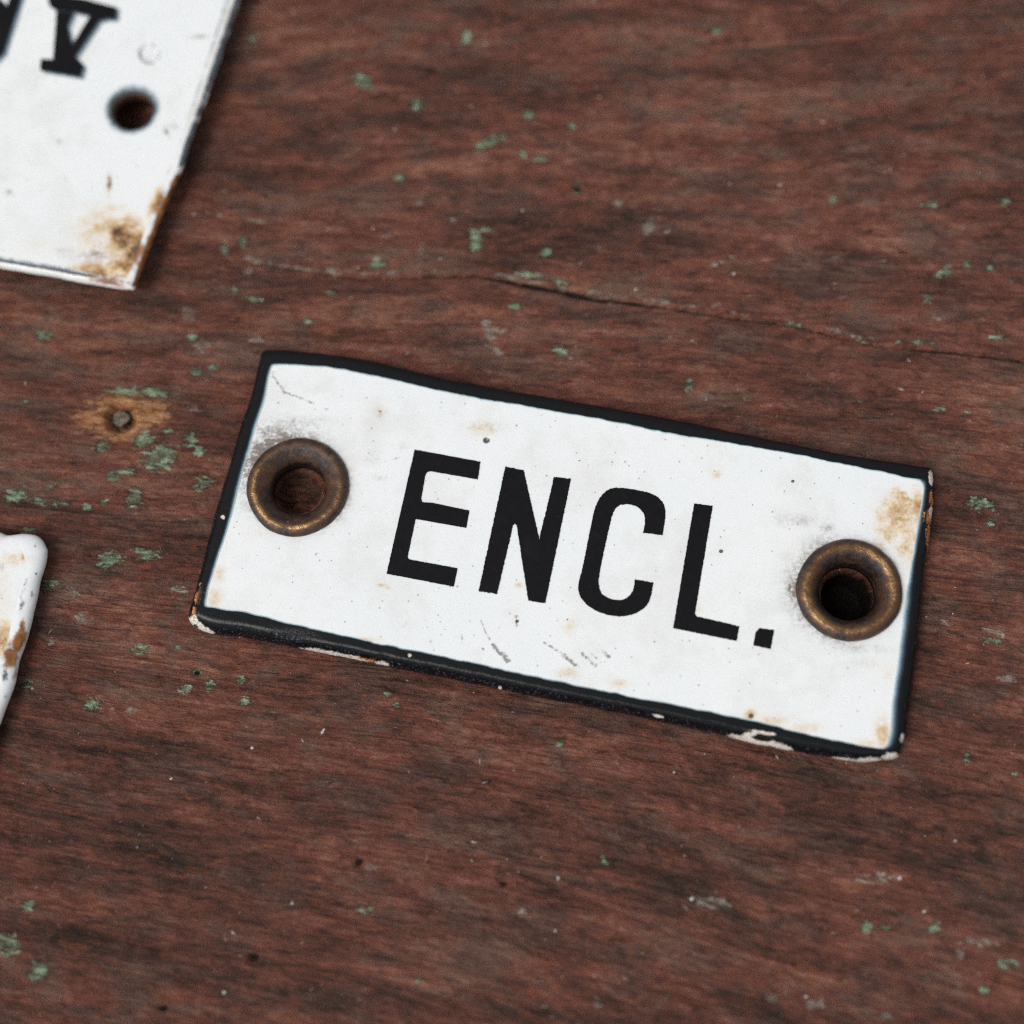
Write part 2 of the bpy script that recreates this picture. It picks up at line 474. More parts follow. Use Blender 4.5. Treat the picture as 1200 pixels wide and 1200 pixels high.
# ------------------------------------------------------------------ wooden board
# chips of older paint seen on the board: x, y (photo), half width, half height, turn (deg)
GREEN = [(425,93,13,8,35),(293,43,6,7,0),(547,43,5,7,0),(573,166,15,5,-25),(620,133,6,6,20),(670,145,6,5,0),
 (467,208,8,7,0),(613,180,5,4,0),(633,186,8,3,0),(677,220,6,9,0),(488,120,6,6,0),(556,280,7,10,0),(570,268,9,4,10),(640,296,6,6,0),
 (443,308,9,3,-10),(620,321,14,3,12),(655,329,10,2,14),(603,358,6,4,-10),(656,410,12,9,0),(838,34,7,5,0),(977,233,8,6,0),(1090,240,12,4,-5),
 (1070,238,9,2,8),(1055,248,6,4,0),(1180,235,7,6,0),(1133,309,6,5,0),(1160,313,6,4,0),(1105,320,12,6,-20),(1087,350,6,7,30),
 (930,379,20,3,8),(1075,400,26,5,4),(1010,395,12,5,0),(808,450,5,5,0),(1100,480,9,5,-5),(1130,487,10,6,-20),(1150,590,14,6,10),(1160,611,6,5,0),(1170,395,10,3,0),(1192,327,12,4,5),
 (146,457,18,4,3),(180,459,16,5,4),(187,535,18,12,-20),(168,514,13,9,-20),(195,505,8,4,-10),(222,514,9,9,0),(233,528,5,5,0),(118,523,9,6,0),(132,558,7,5,0),(145,553,9,4,0),
 (60,568,9,6,0),(17,580,13,7,-10),(45,587,7,4,0),(70,590,10,5,0),(157,583,8,11,10),(120,589,6,4,0),(101,592,5,4,0),(35,620,8,6,0),(130,655,14,9,-20),
 (175,650,12,6,-10),(165,645,8,3,0),(57,685,15,9,0),(30,470,5,3,0),(165,760,11,8,0),(208,757,7,3,0),(217,808,7,6,0),(283,797,6,5,0),(287,820,8,7,0),(245,803,6,7,0),
 (230,788,6,6,0),(32,802,8,6,0),(108,825,10,7,0),(455,812,6,4,0),(33,1060,8,6,0),(8,1107,15,11,0),(43,1138,9,12,30),(428,1067,11,8,0),
 (490,1148,4,9,0),(465,827,4,4,0),(657,871,4,4,0),(708,1009,5,8,0),(1133,887,5,11,0),(1190,907,5,4,0),(1095,1088,7,7,0),(1017,1086,5,5,0),(1040,1087,12,3,3),
 (1155,1160,10,5,20),(1180,1130,10,5,0),(236,565,14,9,-30),(285,283,5,6,0),(262,290,5,5,0),(275,340,5,6,0),(297,350,9,3,0),(52,392,9,5,0),(360,376,5,4,0),
 (388,343,6,3,0),(225,395,5,4,0),(410,575,1,1,0),(1165,750,12,4,5),(250,430,6,4,0),(230,433,6,4,0),(338,560,1,1,0)]
PALE = [(494,295,7,10,0),(762,263,7,6,-20),(758,272,8,4,0),(703,290,5,4,0),(571,380,7,6,0),(576,390,9,7,-30),(573,404,7,5,30),(583,412,7,4,40),(490,237,9,5,-25),
 (525,214,4,4,0),(724,238,5,4,0),(1080,264,9,2,0),(1150,203,6,4,0),(1060,180,6,6,0),(985,148,4,5,0),(842,355,10,2,-30),(840,308,8,2,-15),(825,463,6,5,40),
 (220,366,8,12,-20),(235,404,8,8,-20),(290,316,5,6,0),(440,302,6,3,0),(420,318,10,2,5),(83,694,8,6,0),(95,725,9,8,0),(60,752,5,5,0),(50,804,4,2,0),
 (153,832,6,4,0),(130,830,3,2,0),(320,835,4,3,0),(433,1016,5,5,0),(835,1058,20,6,12),(1025,1030,18,6,-5),(1150,1104,24,5,6),(1125,1118,8,5,0),(905,1170,8,4,0),
 (955,1176,10,5,0),(1040,1190,9,5,0),(225,478,12,4,4),(155,455,8,3,0),(210,690,10,5,0),(240,445,4,3,0),(135,177,1,1,0),(300,398,9,3,0),(258,250,14,2,8),(300,258,12,2,6),
 (345,312,20,2,5),(310,305,16,2,4),(395,318,14,2,6),(415,690,1,1,0),(1165,740,14,3,8),(1110,730,8,3,10),(1180,795,10,3,4),(700,420,5,3,0),(455,275,6,3,0),(530,258,5,3,0),
 (1100,372,12,3,6),(1170,402,10,3,5),(980,300,8,3,4),(860,300,5,3,0),(1060,450,10,2,0),(880,345,7,2,-30),(985,348,8,2,-10),(1010,470,6,3,0),(640,1180,8,5,0),(700,1175,6,6,0),(612,1068,7,5,0)]
BRIGHT = [(200,912,5,2,-30),(811,1053,3,4,0),(651,1091,3,3,0),(654,1029,2.5,2.5,0),(697,1143,2,2,0),(160,993,2,2,0),(295,876,2.5,2.5,0),(342,1058,2,2,0),(262,1163,2,2,0),
 (1055,1029,2,2,0),(945,1168,3,2,0),(378,857,1.6,5,30),(828,467,2,3,0),(912,146,2,3,0),(1048,700,3,3,0),(1090,700,1,1,0),(860,320,2,2,0),(1178,402,3,1.6,0),(612,246,1.6,1.6,0),
 (745,338,2,2,0),(604,330,2,2,0),(516,303,2,2,0),(140,472,1,1,0),(470,1055,2,2,0),(545,925,2,1.6,0),(790,905,1.6,1.6,0),(925,1010,1.6,1.6,0),(1120,985,2,1.6,0),(240,1040,1.8,1.8,0)]
CRACK1 = [(285,306),(330,311),(420,325),(500,322),(560,321),(600,329),(650,338),(700,348),(770,357),(850,370),(930,380),(1000,398),(1060,407),(1120,411),(1215,424)]
CRACK2 = [(90,606),(150,618),(200,625),(262,628)]
CRACK3 = [(110,452),(160,462),(205,472),(300,470)]
CRACK4 = [(120,505),(165,548),(215,552),(290,560)]

def board():
    dx = 0.125
    xs = np.arange(-53, 51, dx)
    ys = np.arange(-50, 56, dx)
    ext = lambda a, lim, sgn: a + sgn * (np.geomspace(1, lim, 26) - 1 + np.arange(26) * 0.12)[1:]
    xs = np.concatenate([ext(xs[0], 190, -1)[::-1], xs, ext(xs[-1], 190, 1)])
    ys = np.concatenate([ext(ys[0], 130, -1)[::-1], ys, ext(ys[-1], 130, 1)])
    X, Y = np.meshgrid(xs, ys)
    nx, ny = len(xs), len(ys)
    x, y = X.ravel(), Y.ravel()
    W = np.stack([x, y, np.zeros_like(x)], 1)
    px, py = to_px(W)
    # grain runs nearly level in the picture, dipping to the right, swerving a little
    u = x - 0.10 * y
    v = y + 0.095 * x + 2.2 * (fbm(x * 0.02 + 3, y * 0.035, 3, 5) - 0.5) + 0.5 * (fbm(x * 0.12, y * 0.3, 3, 8) - 0.5)
    v = v + 0.0030 * (x + 20) * np.clip(8 - y, -30, 45)
    gco = np.stack([u, v, np.zeros_like(u)], 1)

    def blobs(lst, soft=1.0):
        f = np.zeros_like(x)
        for bx, by, rx, ry, a in lst:
            sel = (np.abs(px - bx) < 3 * max(rx, ry) + 8) & (np.abs(py - by) < 3 * max(rx, ry) + 8)
            if not sel.any(): continue
            ca, sa = math.cos(math.radians(a)), math.sin(math.radians(a))
            ddx, ddy = px[sel] - bx, py[sel] - by
            q = np.hypot((ddx * ca + ddy * sa) / rx, (-ddx * sa + ddy * ca) / ry)
            amp = 0.74 + 0.26 * ((bx * 7.31 + by * 3.17) % 1.0)
            if bx > 850 and by < 520: amp *= 0.86
            f[sel] = np.maximum(f[sel], np.clip(amp - 0.42 * q, 0, 1))
        return f
    green, pale, bright = blobs(GREEN), blobs(PALE), blobs(BRIGHT)
    # bare wood around the nail hole
    bare = np.maximum.reduce([np.clip(1.15 - 0.55 * np.hypot((px - 141) / 30, (py - 486) / 24), 0, 1),
                              np.clip(1.0 - 0.5 * np.hypot((px - 170) / 24, (py - 482) / 15), 0, 1),
                              np.clip(0.9 - 0.5 * np.hypot((px - 112) / 28, (py - 491) / 12), 0, 1)])
    bare *= (np.hypot(px - 141, py - 486) < 150)
    # cracks
    wob = 1.6 * (fbm(px * 0.03, py * 0.03, 3, 40) - 0.5)
    c1 = seg_dist(px, py + wob, CRACK1)
    w1 = np.interp(px, [200, 300, 420, 540, 600, 680, 760, 830, 1000, 1100, 1200], [0.4, 0.7, 0.6, 1.2, 2.6, 2.6, 2.0, 0.9, 0.8, 1.0, 0.8])
    brk = fbm(px * 0.022, py * 0.01, 3, 77, 0.6)
    w1 = w1 * 0.82 * np.clip(0.35 + 1.3 * brk, 0.3, 1.3)
    c2 = seg_dist(px, py + wob, CRACK2); c3 = seg_dist(px, py + wob, CRACK3); c4 = seg_dist(px, py + wob, CRACK4)
    near = (px > 60) & (px < 1240)
    k1 = np.clip(1 - c1 / (w1 * 2.0 + 0.6), 0, 1) * near * np.maximum(0.5 + 0.5 * smooth(0.34, 0.52, brk), smooth(520, 580, px) * smooth(820, 760, px))
    k1 = k1 ** 0.8
    lip = np.exp(-((seg_dist(px, py + wob, [(a, b - 6) for a, b in CRACK1])) / 3.0) ** 2) * near * fbm(px * 0.03, py * 0.12, 4, 57, 0.6)
    pale = np.maximum(pale, 1.25 * lip * smooth(0.3, 0.6, fbm(px * 0.012, py * 0.02, 2, 58)))
    k2 = np.clip(1 - c2 / 4.0, 0, 1) * smooth(70, 200, px)
    k3 = np.clip(1 - c3 / 3.2, 0, 1) * 0.5
    k4 = np.clip(1 - c4 / 3.2, 0, 1) * 0.5
    soil_shade = np.maximum.reduce([k1 * 0.92, k2 * 0.6, k3 * 0.8, k4 * 0.7])
    # height (mm)
    z = 0.18 * (fbm(u * 0.06, v * 0.45, 4, 11) - 0.6)
    z += 0.22 * (fbm(u * 0.18, v * 0.9, 4, 21, 0.55) - 0.6)
    z += 0.20 * (fbm(u * 0.07, v * 1.9, 4, 25, 0.6) - 0.6)
    z += 0.22 * (fbm(u * 0.9, v * 2.0, 3, 31, 0.6) - 0.6)
    z -= 0.10
    z -= 0.5 * smooth(0, 1, k1) + 0.3 * smooth(0, 1, k2) + 0.25 * k3 + 0.25 * k4
    z -= 0.12 * np.exp(-(c1 / 14) ** 2) * near
    z += 0.05 * smooth(0.35, 0.65, green) + 0.04 * smooth(0.35, 0.65, pale) + 0.12 * smooth(0.3, 0.7, bright)
    # nail hole: a sunk round pit with a raised shoulder
    rh = np.hypot((px - 140), (py - 488) * 1.05) / 13.7
    pit = smooth(1.5, 0.85, rh)
    z += -1.25 * pit - 0.18 * smooth(0.3, 0.6, bare) + 0.14 * np.exp(-((rh - 1.75) / 0.3) ** 2)
    z += 0.5 * pit * (fbm(px * 0.12, py * 0.12, 3, 90) - 0.3)
    soil_shade = np.maximum(soil_shade, pit * 0.62 * (0.5 + fbm(px * 0.15, py * 0.15, 2, 91)))
    # pits added in the board below the plate holes to make them dark
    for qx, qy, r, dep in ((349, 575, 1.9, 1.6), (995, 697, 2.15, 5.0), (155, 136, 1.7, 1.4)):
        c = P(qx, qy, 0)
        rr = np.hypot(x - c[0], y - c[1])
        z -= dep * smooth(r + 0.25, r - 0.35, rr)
        soil_shade = np.maximum(soil_shade, (0.55 if dep < 3 else 1.2) * smooth(r + 0.3, r - 0.2, rr))  # shade painted into the colour of these added pits
    # small dark pits
    for qx, qy, r in ((296, 1122, 7), (230, 788, 4), (677, 220, 5), (190, 1182, 6), (590, 1035, 4), (420, 1010, 6)):
        dd = np.hypot(px - qx, (py - qy) * 1.2)
        k = smooth(r * 1.7, r * 0.4, dd)
        z -= 0.35 * k; soil_shade = np.maximum(soil_shade, 0.8 * k)
    # tone of the paint: fresher red at the left, darker low down, pinker at the top
    tone = 0.018 * np.exp(-(((px - 120) / 230) ** 2 + ((py - 560) / 230) ** 2))
    tone += 0.030 * np.exp(-(((px - 640) / 420) ** 2 + ((py - 380) / 60) ** 2))
    tone += 0.014 * np.exp(-(((px - 700) / 700) ** 2 + ((py - 60) / 140) ** 2))
    tone -= 0.022 * np.exp(-(((px - 200) / 340) ** 2 + ((py - 960) / 120) ** 2))
    tone -= 0.014 * smooth(850, 1100, py)
    tone -= 0.026 * np.exp(-(((px - 900) / 290) ** 2 + ((py - 970) / 75) ** 2))
    tone += 0.020 * np.exp(-(((px - 640) / 200) ** 2 + ((py - 1130) / 60) ** 2))
    tone += 0.016 * np.exp(-(((px - 470) / 300) ** 2 + ((py - 870) / 30) ** 2))
    # deeper weather ripples low in the picture
    z += 0.42 * smooth(860, 1040, py) * smooth(820, 400, np.abs(px - 500)) * (fbm(u * 0.16, v * 0.8, 3, 121, 0.5) - 0.6)
    top = np.stack([x, y, z], 1)
    n0 = len(top)
    F = grid_faces(nx, ny)
    idx = np.arange(n0).reshape(ny, nx)
    ring = np.concatenate([idx[0, :], idx[1:, -1], idx[-1, -2::-1], idx[-2:0:-1, 0]])
    low = top[ring].copy(); low[:, 2] = -22
    li = n0 + np.arange(len(ring))
    nxt = np.roll(np.arange(len(ring)), -1)
    side = np.stack([ring, li, li[nxt], ring[nxt]], 1)
    V = np.concatenate([top, low])
    pad = lambda a: np.concatenate([a, np.zeros((len(ring),) + a.shape[1:])]) 
    g2 = np.concatenate([gco, np.stack([gco[ring, 0], gco[ring, 1] - 22, np.zeros(len(ring))], 1)])
    ob = build('wood_board', V, np.concatenate([F, side]), M_WOOD,
               attrs=dict(grain_co=g2, green=pad(green), pale=pad(pale), bright=pad(bright), bare=pad(bare), soil_shade=pad(soil_shade), tone=pad(tone)))
    global BZ
    BZ = (xs, ys, z.reshape(ny, nx))
    ob['kind'] = 'structure'
    ob['label'] = 'weathered red brown painted wooden board with green paint remnants and a long crack'
    return ob
BOARD = board()

# sunk nail head, grey and crusted, in the hole left of the plate
def nail():
    c = P(142, 490, -0.80)
    vs_, fs = [], []
    n = 28
    prof = [(0.0, 0.05), (0.22, 0.10), (0.40, -0.02), (0.55, 0.06), (0.70, -0.02), (0.74, -0.25), (0.30, -0.4), (0.28, -2.0)]
    rng = np.random.default_rng(4)
    for r, h in prof:
        for k in range(n):
            a = 2 * math.pi * k / n
            rr = r * (1 + 0.10 * math.sin(3 * a + 1) + 0.05 * rng.standard_normal())
            vs_.append((c[0] + rr * math.cos(a), c[1] + rr * math.sin(a), c[2] + h + 0.07 * rng.standard_normal() * (r > 0)))
    for i in range(len(prof) - 1):
        for k in range(n):
            fs.append((i * n + k, i * n + (k + 1) % n, (i + 1) * n + (k + 1) % n, (i + 1) * n + k)[::-1])
    build('nail', vs_, np.array(fs), mat_plain('crusted_nail', lin(34, 27, 22), lin(132, 118, 100), 0.6, 2600), BOARD, origin=c)
nail()

# ------------------------------------------------------------------ plates
Z_FACE = 1.9

def side_lists(outer, n_per_mm=9):
    """outer: list of four polylines (mm, xyz) -> same polylines resampled"""
    out = []
    for s in outer:
        L = np.linalg.norm(np.diff(s[:, :2], axis=0), axis=1).sum()
        out.append(resample(s, max(12, int(L * n_per_mm))))
    return out

def band_mesh(inner, outer, prof):
    """inner/outer: (n,2|3) closed loops in step; prof: list of (t, z) rings from the inner to the outer edge"""
    n = len(inner)
    V = []
    for t, z in prof:
        p = inner[:, :2] * (1 - t) + outer[:, :2] * t
        V.append(np.concatenate([p, np.full((n, 1), 0.0) + (z if np.isscalar(z) else z[:, None])], 1))
    V = np.concatenate(V)
    k = np.arange(n); k2 = np.roll(k, -1)
    F = np.concatenate([np.stack([i * n + k, (i + 1) * n + k, (i + 1) * n + k2, i * n + k2], 1) for i in range(len(prof) - 1)])
    return V, F

def polygon_layer(name, pts, z, thick, mat, parent, rag=0.035, seed=1, step=0.10, freq=3.0):
    """flat printed shape: outline in mm, ragged a little, with a real thickness"""
    pts = np.asarray(pts)[:, :2]
    closed = np.concatenate([pts, pts[:1]])
    s = np.concatenate([[0], np.cumsum(np.linalg.norm(np.diff(closed, axis=0), axis=1))])
    n = max(16, int(s[-1] / step))
    t = np.unique(np.concatenate([np.linspace(0, s[-1], n, endpoint=False), s[:-1]]))
    p = np.stack([np.interp(t, s, closed[:, k]) for k in (0, 1)], 1)
    tan = np.roll(p, -1, 0) - np.roll(p, 1, 0)
    tan /= np.linalg.norm(tan, axis=1)[:, None] + 1e-9
    nor = np.stack([tan[:, 1], -tan[:, 0]], 1)
    w = (fbm(t * freq, t * 0 + seed, 3, seed, 0.7) - 0.5) * 2 * rag * 1.6
    p = p + nor * w[:, None]
    keep = np.linalg.norm(p - np.roll(p, 1, 0), axis=1) > 0.012
    p = p[keep]
    bm = bmesh.new()
    fv = [bm.verts.new((a * 10, b * 10, 0)) for a, b in p]
    bm.verts.index_update()
    bm.faces.new(fv)
    bm.normal_update()
    bmesh.ops.triangulate(bm, faces=bm.faces[:], ngon_method='BEAUTY')
    tri = [[q.index for q in f.verts] for f in bm.faces]
    bm.free()
    m = len(p)
    bz = z - 0.02
    V = np.concatenate([np.c_[p, np.full(m, z + thick)], np.c_[p, np.full(m, bz)]])
    area = 0.5 * np.sum(p[:, 0] * np.roll(p[:, 1], -1) - p[:, 1] * np.roll(p[:, 0], -1))
    F = []
    for a, b, c in tri:
        q = p[[a, b, c]]
        ar = (q[1, 0] - q[0, 0]) * (q[2, 1] - q[0, 1]) - (q[2, 0] - q[0, 0]) * (q[1, 1] - q[0, 1])
        F.append((a, b, c) if ar > 0 else (a, c, b))
    for i in range(m):
        j = (i + 1) % m
        F.append((i, m + i, m + j, j) if area > 0 else (j, m + j, m + i, i))
    return build(name, V, F, mat, parent, smooth_shade=False, origin=(p[:, 0].mean(), p[:, 1].mean(), z))

def face_grid(poly, holes, dx):
    lo, hi = poly[:, :2].min(0), poly[:, :2].max(0)
    xs, ys = np.arange(lo[0] - dx, hi[0] + dx, dx), np.arange(lo[1] - dx, hi[1] + dx, dx)
    X, Y = np.meshgrid(xs, ys)
    x, y = X.ravel(), Y.ravel()
    ok = inside(x, y, poly[:, :2])
    for hx, hy, r in holes:
        ok &= np.hypot(x - hx, y - hy) > r
    F = grid_faces(len(xs), len(ys))
    F = F[ok[F].all(1)]
    return x, y, F

# ---- the ENCL. plate
O_TOP = [(308,411),(335,412),(372,415),(409,420),(445,426),(481,435),(529,447),(597,459),(700,477),(805,496),(910,519),(980,533),(1050,544),(1091,549)]
O_RIGHT = [(1091,549),(1094,580),(1091,612),(1087,643),(1083,667),(1077,733),(1067,817),(1060,862),(1053,889)]
O_BOT = [(1053,889),(1013,893),(979,889),(905,876),(849,862),(753,841),(665,824),(581,807),(480,786),(455,780),(358,761),(322,754),(284,747),(250,743),(234,738),(222,730)]
O_LEFT = [(222,730),(221,722),(226,706),(238,662),(253,602),(268.5,552),(282.5,500),(292,476),(302,436),(308,411)]
I_TOP = [(318,428),(330,426.5),(386,430),(444,442),(495,453),(536,463),(580,470),(640,480),(700,491),(762,503),(772,506),(840,517),(945,535),(1015,550),(1066,560),(1080,564)]
I_RIGHT = [(1080,564),(1083,572),(1078,600),(1070,650),(1062,700),(1052,783),(1046,823),(1044,860),(1040,873),(1034,877.5)]
I_BOT = [(1034,877.5),(1013,875),(970,866),(927,856),(883,845),(840,836),(746,818),(643,796),(563,779),(480,762),(435,752.5),(390,742),(327,728),(289,718),(252,713),(240,711)]
I_LEFT = [(240,711),(244,690),(251,667),(271,604),(284,554),(299,500),(309,470),(315,440),(318,428)]

def main_plate():
    cen = P(660, 650, 0)
    root = thing('enamel_plate', (cen[0], cen[1], 0.0),
                 'small white enamel plate with black border reading ENCL. between two brass eyelets', 'enamel sign')
    outer, inner = [], []
    for so, si in zip((O_TOP, O_RIGHT, O_BOT, O_LEFT), (I_TOP, I_RIGHT, I_BOT, I_LEFT)):
        a = Ps(so, 0.55)[:, :2]; b = Ps(si, Z_FACE)[:, :2]
        L = np.linalg.norm(np.diff(a, axis=0), axis=1).sum()
        n = int(L * 9)
        outer.append(resample(a, n)[:-1]); inner.append(resample(b, n)[:-1])
    sidx = np.concatenate([np.full(len(o), k) for k, o in enumerate(outer)])
    spos = np.concatenate([np.linspace(0, 1, len(o), endpoint=False) for o in outer])
    outer, inner = np.concatenate(outer), np.concatenate(inner)
    # soften the resampled corners and make the printed inner edge slightly uneven
    def sm(a, k):
        for _ in range(k): a = 0.25 * np.roll(a, 1, 0) + 0.5 * a + 0.25 * np.roll(a, -1, 0)
        return a
    outer, inner = sm(outer, 14), sm(inner, 10)
    d = outer - inner
    dn = d / np.linalg.norm(d, axis=1)[:, None]
    arc = np.concatenate([[0], np.cumsum(np.linalg.norm(np.diff(inner, axis=0), axis=1))])
    horiz = ((sidx == 0) | (sidx == 2)).astype(float)
    inner = inner + dn * ((fbm(arc * 0.9, arc * 0, 4, 3) - 0.5) * (0.10 + 0.10 * horiz))[:, None]
    outer = outer + dn * ((fbm(arc * 0.7, arc * 0 + 5, 4, 6, 0.6) - 0.5) * 0.16)[:, None]
    zt = Z_FACE + 0.02
    prof = [(-0.06, Z_FACE - 0.02), (-0.03, zt - 0.005)]
    prof += [(t, zt + 0.015) for t in np.linspace(0, 0.42, 12)]
    for a in np.linspace(0, 1, 16)[1:]:
        th = a * math.pi / 2
        prof.append((0.42 + 0.58 * math.sin(th), zt + 0.015 - (zt - 0.5) * (1 - math.cos(th))))
    prof += [(0.99, 0.40), (0.94, 0.30), (0.84, 0.26), (0.7, 0.2), (0.6, -0.05)]
    V, F = band_mesh(inner, outer, prof)
    n = len(inner)
    T = np.repeat([p[0] for p in prof], n)
    wid = np.tile(np.linalg.norm(outer - inner, axis=1), len(prof))
    S = np.tile(sidx, len(prof)); SP = np.tile(spos, len(prof))
    ww = np.choose(sidx, [0.10, 0.62, 0.10, 0.36]) * (0.7 + 0.6 * fbm(arc * 0.25, arc * 0, 3, 15))
    fw = np.tile(sm(ww[:, None], 40)[:, 0], len(prof))
    fade = np.clip((np.clip(T, 0, 1) * wid) / fw, 0, 1)
    px, py = to_px(V)
    def bl(lst):
        f = np.zeros(len(V))
        for bx, by, rx, ry, a in lst:
            ca, sa = math.cos(math.radians(a)), math.sin(math.radians(a))
            ddx, ddy = px - bx, py - by
            q = np.hypot((ddx * ca + ddy * sa) / rx, (-ddx * sa + ddy * ca) / ry)
            f = np.maximum(f, np.clip(1 - 0.5 * q, 0, 1))
        return f
    cw = bl([(226,727,6,6,0),(241,739,11,4,30),(235,733,5,3,35),(395,768,34,3.2,11),(370,763,16,3.2,8),(447,778,9,3.2,8),(586,806,2.4,1.8,10),(771,839,6,1.6,15),(884,868,30,5,9),(916,875,12,4,14),(878,861,8,2.5,0),(894,858.5,15,2.0,8),(1015,892,22,4,-3),(1043,887,10,5,-10),(985,890,12,2.5,5),(1057,865,2.2,5,10),(1091,560,3,8,0),(1090,645,3,6,0),(261,606,2.4,2.4,0),(1091,600,2.5,6,0),
             (480,768,2,2,0)])
    cr = bl([(233,700,3.4,12,12),(1088,605,5,9,0),(1089,628,4,12,0),(1091,585,3,9,0),(425,773,24,2.4,12),(890,874,20,2.2,10),(228,716,2.5,6,10)])
    cdk = bl([(894,865,13,3.6,8)])
    flat_sheen = smooth(0.0, 0.08, T) * smooth(0.62, 0.46, T) * (fade > 0.95)
    speck = np.clip((T - 0.62) / 0.2, 0, 1) * np.where(S == 2, 1.0, np.where(S == 0, 0.35, 0.7))
    speck *= 0.35 + 0.9 * fbm(px * 0.02, py * 0.02, 2, 9)
    speck = np.maximum(speck, 1.6 * np.exp(-(((px - 335) / 34) ** 2 + ((py - 746) / 7) ** 2)))
    chip = np.maximum(cw, cr)
    low = smooth(0.45, 0.75, chip + 0.5 * (fbm(px * 0.15, py * 0.15, 3, 12) - 0.5))
    V[:, 2] -= 0.10 * low * (V[:, 2] > 0.3)
    build('black_border', V, F, M_BORDER, root, origin=cen,
          attrs=dict(fade=fade, flat_sheen=flat_sheen, speck=speck, chip_white=cw, chip_rust=cr, chip_dark=cdk))
    # white face
    eyel = [P(349, 571, Z_FACE), P(995, 692, Z_FACE)]
    mid = inner * 0.85 + outer * 0.15
    x, y, F = face_grid(mid, [(e[0], e[1], 3.3) for e in eyel], 0.1)
    V = np.stack([x, y, np.full_like(x, Z_FACE)], 1)
    px, py = to_px(V)
    dn_ = 0.5 * fbm(px * 0.05, py * 0.05, 3, 50) + 0.5
    rust = np.zeros_like(x)
    for bx, by, rx, ry, s in [(1052,604,26,28,.42),(1035,612,14,24,.30),(1062,640,14,26,.34),(1076,590,10,24,.5),(1070,660,8,20,.3),(1030,640,12,14,.2),(1034,860,12,24,.34),(1020,872,26,8,.24),(905,845,30,9,.28),(940,853,30,8,.22),(880,838,8,8,.55),(250,700,11,14,.34),(257,672,10,14,.26),
                              (432,750,16,4,.34),(665,789,15,8,.26),(727,801,18,7,.22),(668,735,14,12,.18),(565,503,24,12,.20),(446,482,8,9,.22),(840,556,8,6,.24),(448,686,7,3,.36),(455,689,5,3,.30),(608,686,5,4,.36),(430,500,20,12,.10),
                              (300,625,16,8,.18),(1040,790,14,18,.14),(818,715,10,9,.16),(604,728,8,8,.14),(410,545,12,20,.12),(745,775,12,10,.12),(1025,780,30,10,.10),(1060,700,5,40,.14),(930,640,20,30,.10)]:
        rust = np.maximum(rust, s * np.exp(-(((px - bx) / rx) ** 2 + ((py - by) / ry) ** 2)))
    rust *= 1.35 * dn_
    # the sharper-edged stain at the upper right
    st = np.hypot((px - 1055) / 32, (py - 607) / 36) + 0.5 * (fbm(px * 0.06, py * 0.06, 3, 33) - 0.5)
    rust = np.maximum(rust, 0.34 * smooth(1.0, 0.85, st) * (0.45 + 0.9 * fbm(px * 0.05, py * 0.09, 4, 36)))
    soot = np.zeros_like(x)
    for (ex, ey), arcs in (((349, 570), [(225, 70, 1.15, 17), (285, 50, .55, 14), (10, 60, .55, 10), (180, 50, .7, 9), (150, 40, .45, 9), (60, 50, .35, 7)]),
                           ((995, 691), [(180, 60, 1.05, 14), (150, 40, .95, 11), (225, 50, .7, 14), (270, 40, .35, 12), (105, 50, .7, 10), (60, 50, .35, 8), (320, 50, .5, 9)])):
        r = np.hypot(px - ex, py - ey) - 58
        an = np.degrees(np.arctan2(py - ey, px - ex)) % 360
        for a0, wa, s, fall in arcs:
            da = np.abs((an - a0 + 180) % 360 - 180)
            soot = np.maximum(soot, s * np.exp(-(np.clip(r, 0, None) / fall)) * np.exp(-(da / wa) ** 2 * 1.2))
    for bx, by, rx, ry, s in [(350,495,40,10,.38),(310,505,16,12,.6),(470,522,10,6,.3),(570,500,30,10,.22),(447,484,9,7,.35),(935,610,40,10,.30),(968,618,12,6,.5),(930,695,5,14,1.1),(926,690,3,8,1.2),(445,560,14,5,.3),(375,460,25,12,.18),(1000,760,50,8,.32),(1010,775,25,8,.2),(435,535,14,14,.25)]:
        soot = np.maximum(soot, s * np.exp(-(((px - bx) / rx) ** 2 + ((py - by) / ry) ** 2)))
    scr = np.zeros_like(x)
    for pts, w, s in [([(563,727),(570,743),(577,755)],1.1,.75),([(577,755),(586,766),(594,775)],2.2,.9),([(588,764),(597,774)],2.0,.7),([(638,753),(655,764),(668,774)],1.2,.8),([(660,768),(677,781)],2.2,.85),([(682,766),(698,780)],2.0,.75),([(692,765),(699,772)],1.4,.6),([(707,764),(715,770)],2.0,.75),
                      ([(498,724),(503,745),(509,764)],1.2,.45),([(541,745),(541,755)],1.7,.7),([(561,758),(567,761)],1.4,.6),([(319,438),(326,450),(333,460),(355,467),(368,473)],1.4,.66),([(318,440),(330,452),(336,462)],1.1,.6),([(368,473),(384,480)],1.1,.5),([(697,700),(694,712)],1.4,.55),
                      ([(671,634),(673,660)],1.2,.4),([(405,485),(412,492)],1.2,.5),([(395,490),(404,500)],1.0,.45),([(472,735),(476,728)],1.3,.6),([(452,540),(468,536)],1.3,.5),([(735,700),(737,712)],1.0,.4),([(605,720),(605,733)],1.8,.55),([(770,640),(769,670)],1.0,.35),([(462,464),(472,466)],1.2,.5),([(440,480),(452,484)],1.4,.5)]:
        ds = seg_dist(px, py, pts)
        scr = np.maximum(scr, s * np.clip(1.25 - ds / (w * 1.5), 0, 1))
    dots = np.zeros_like(x)
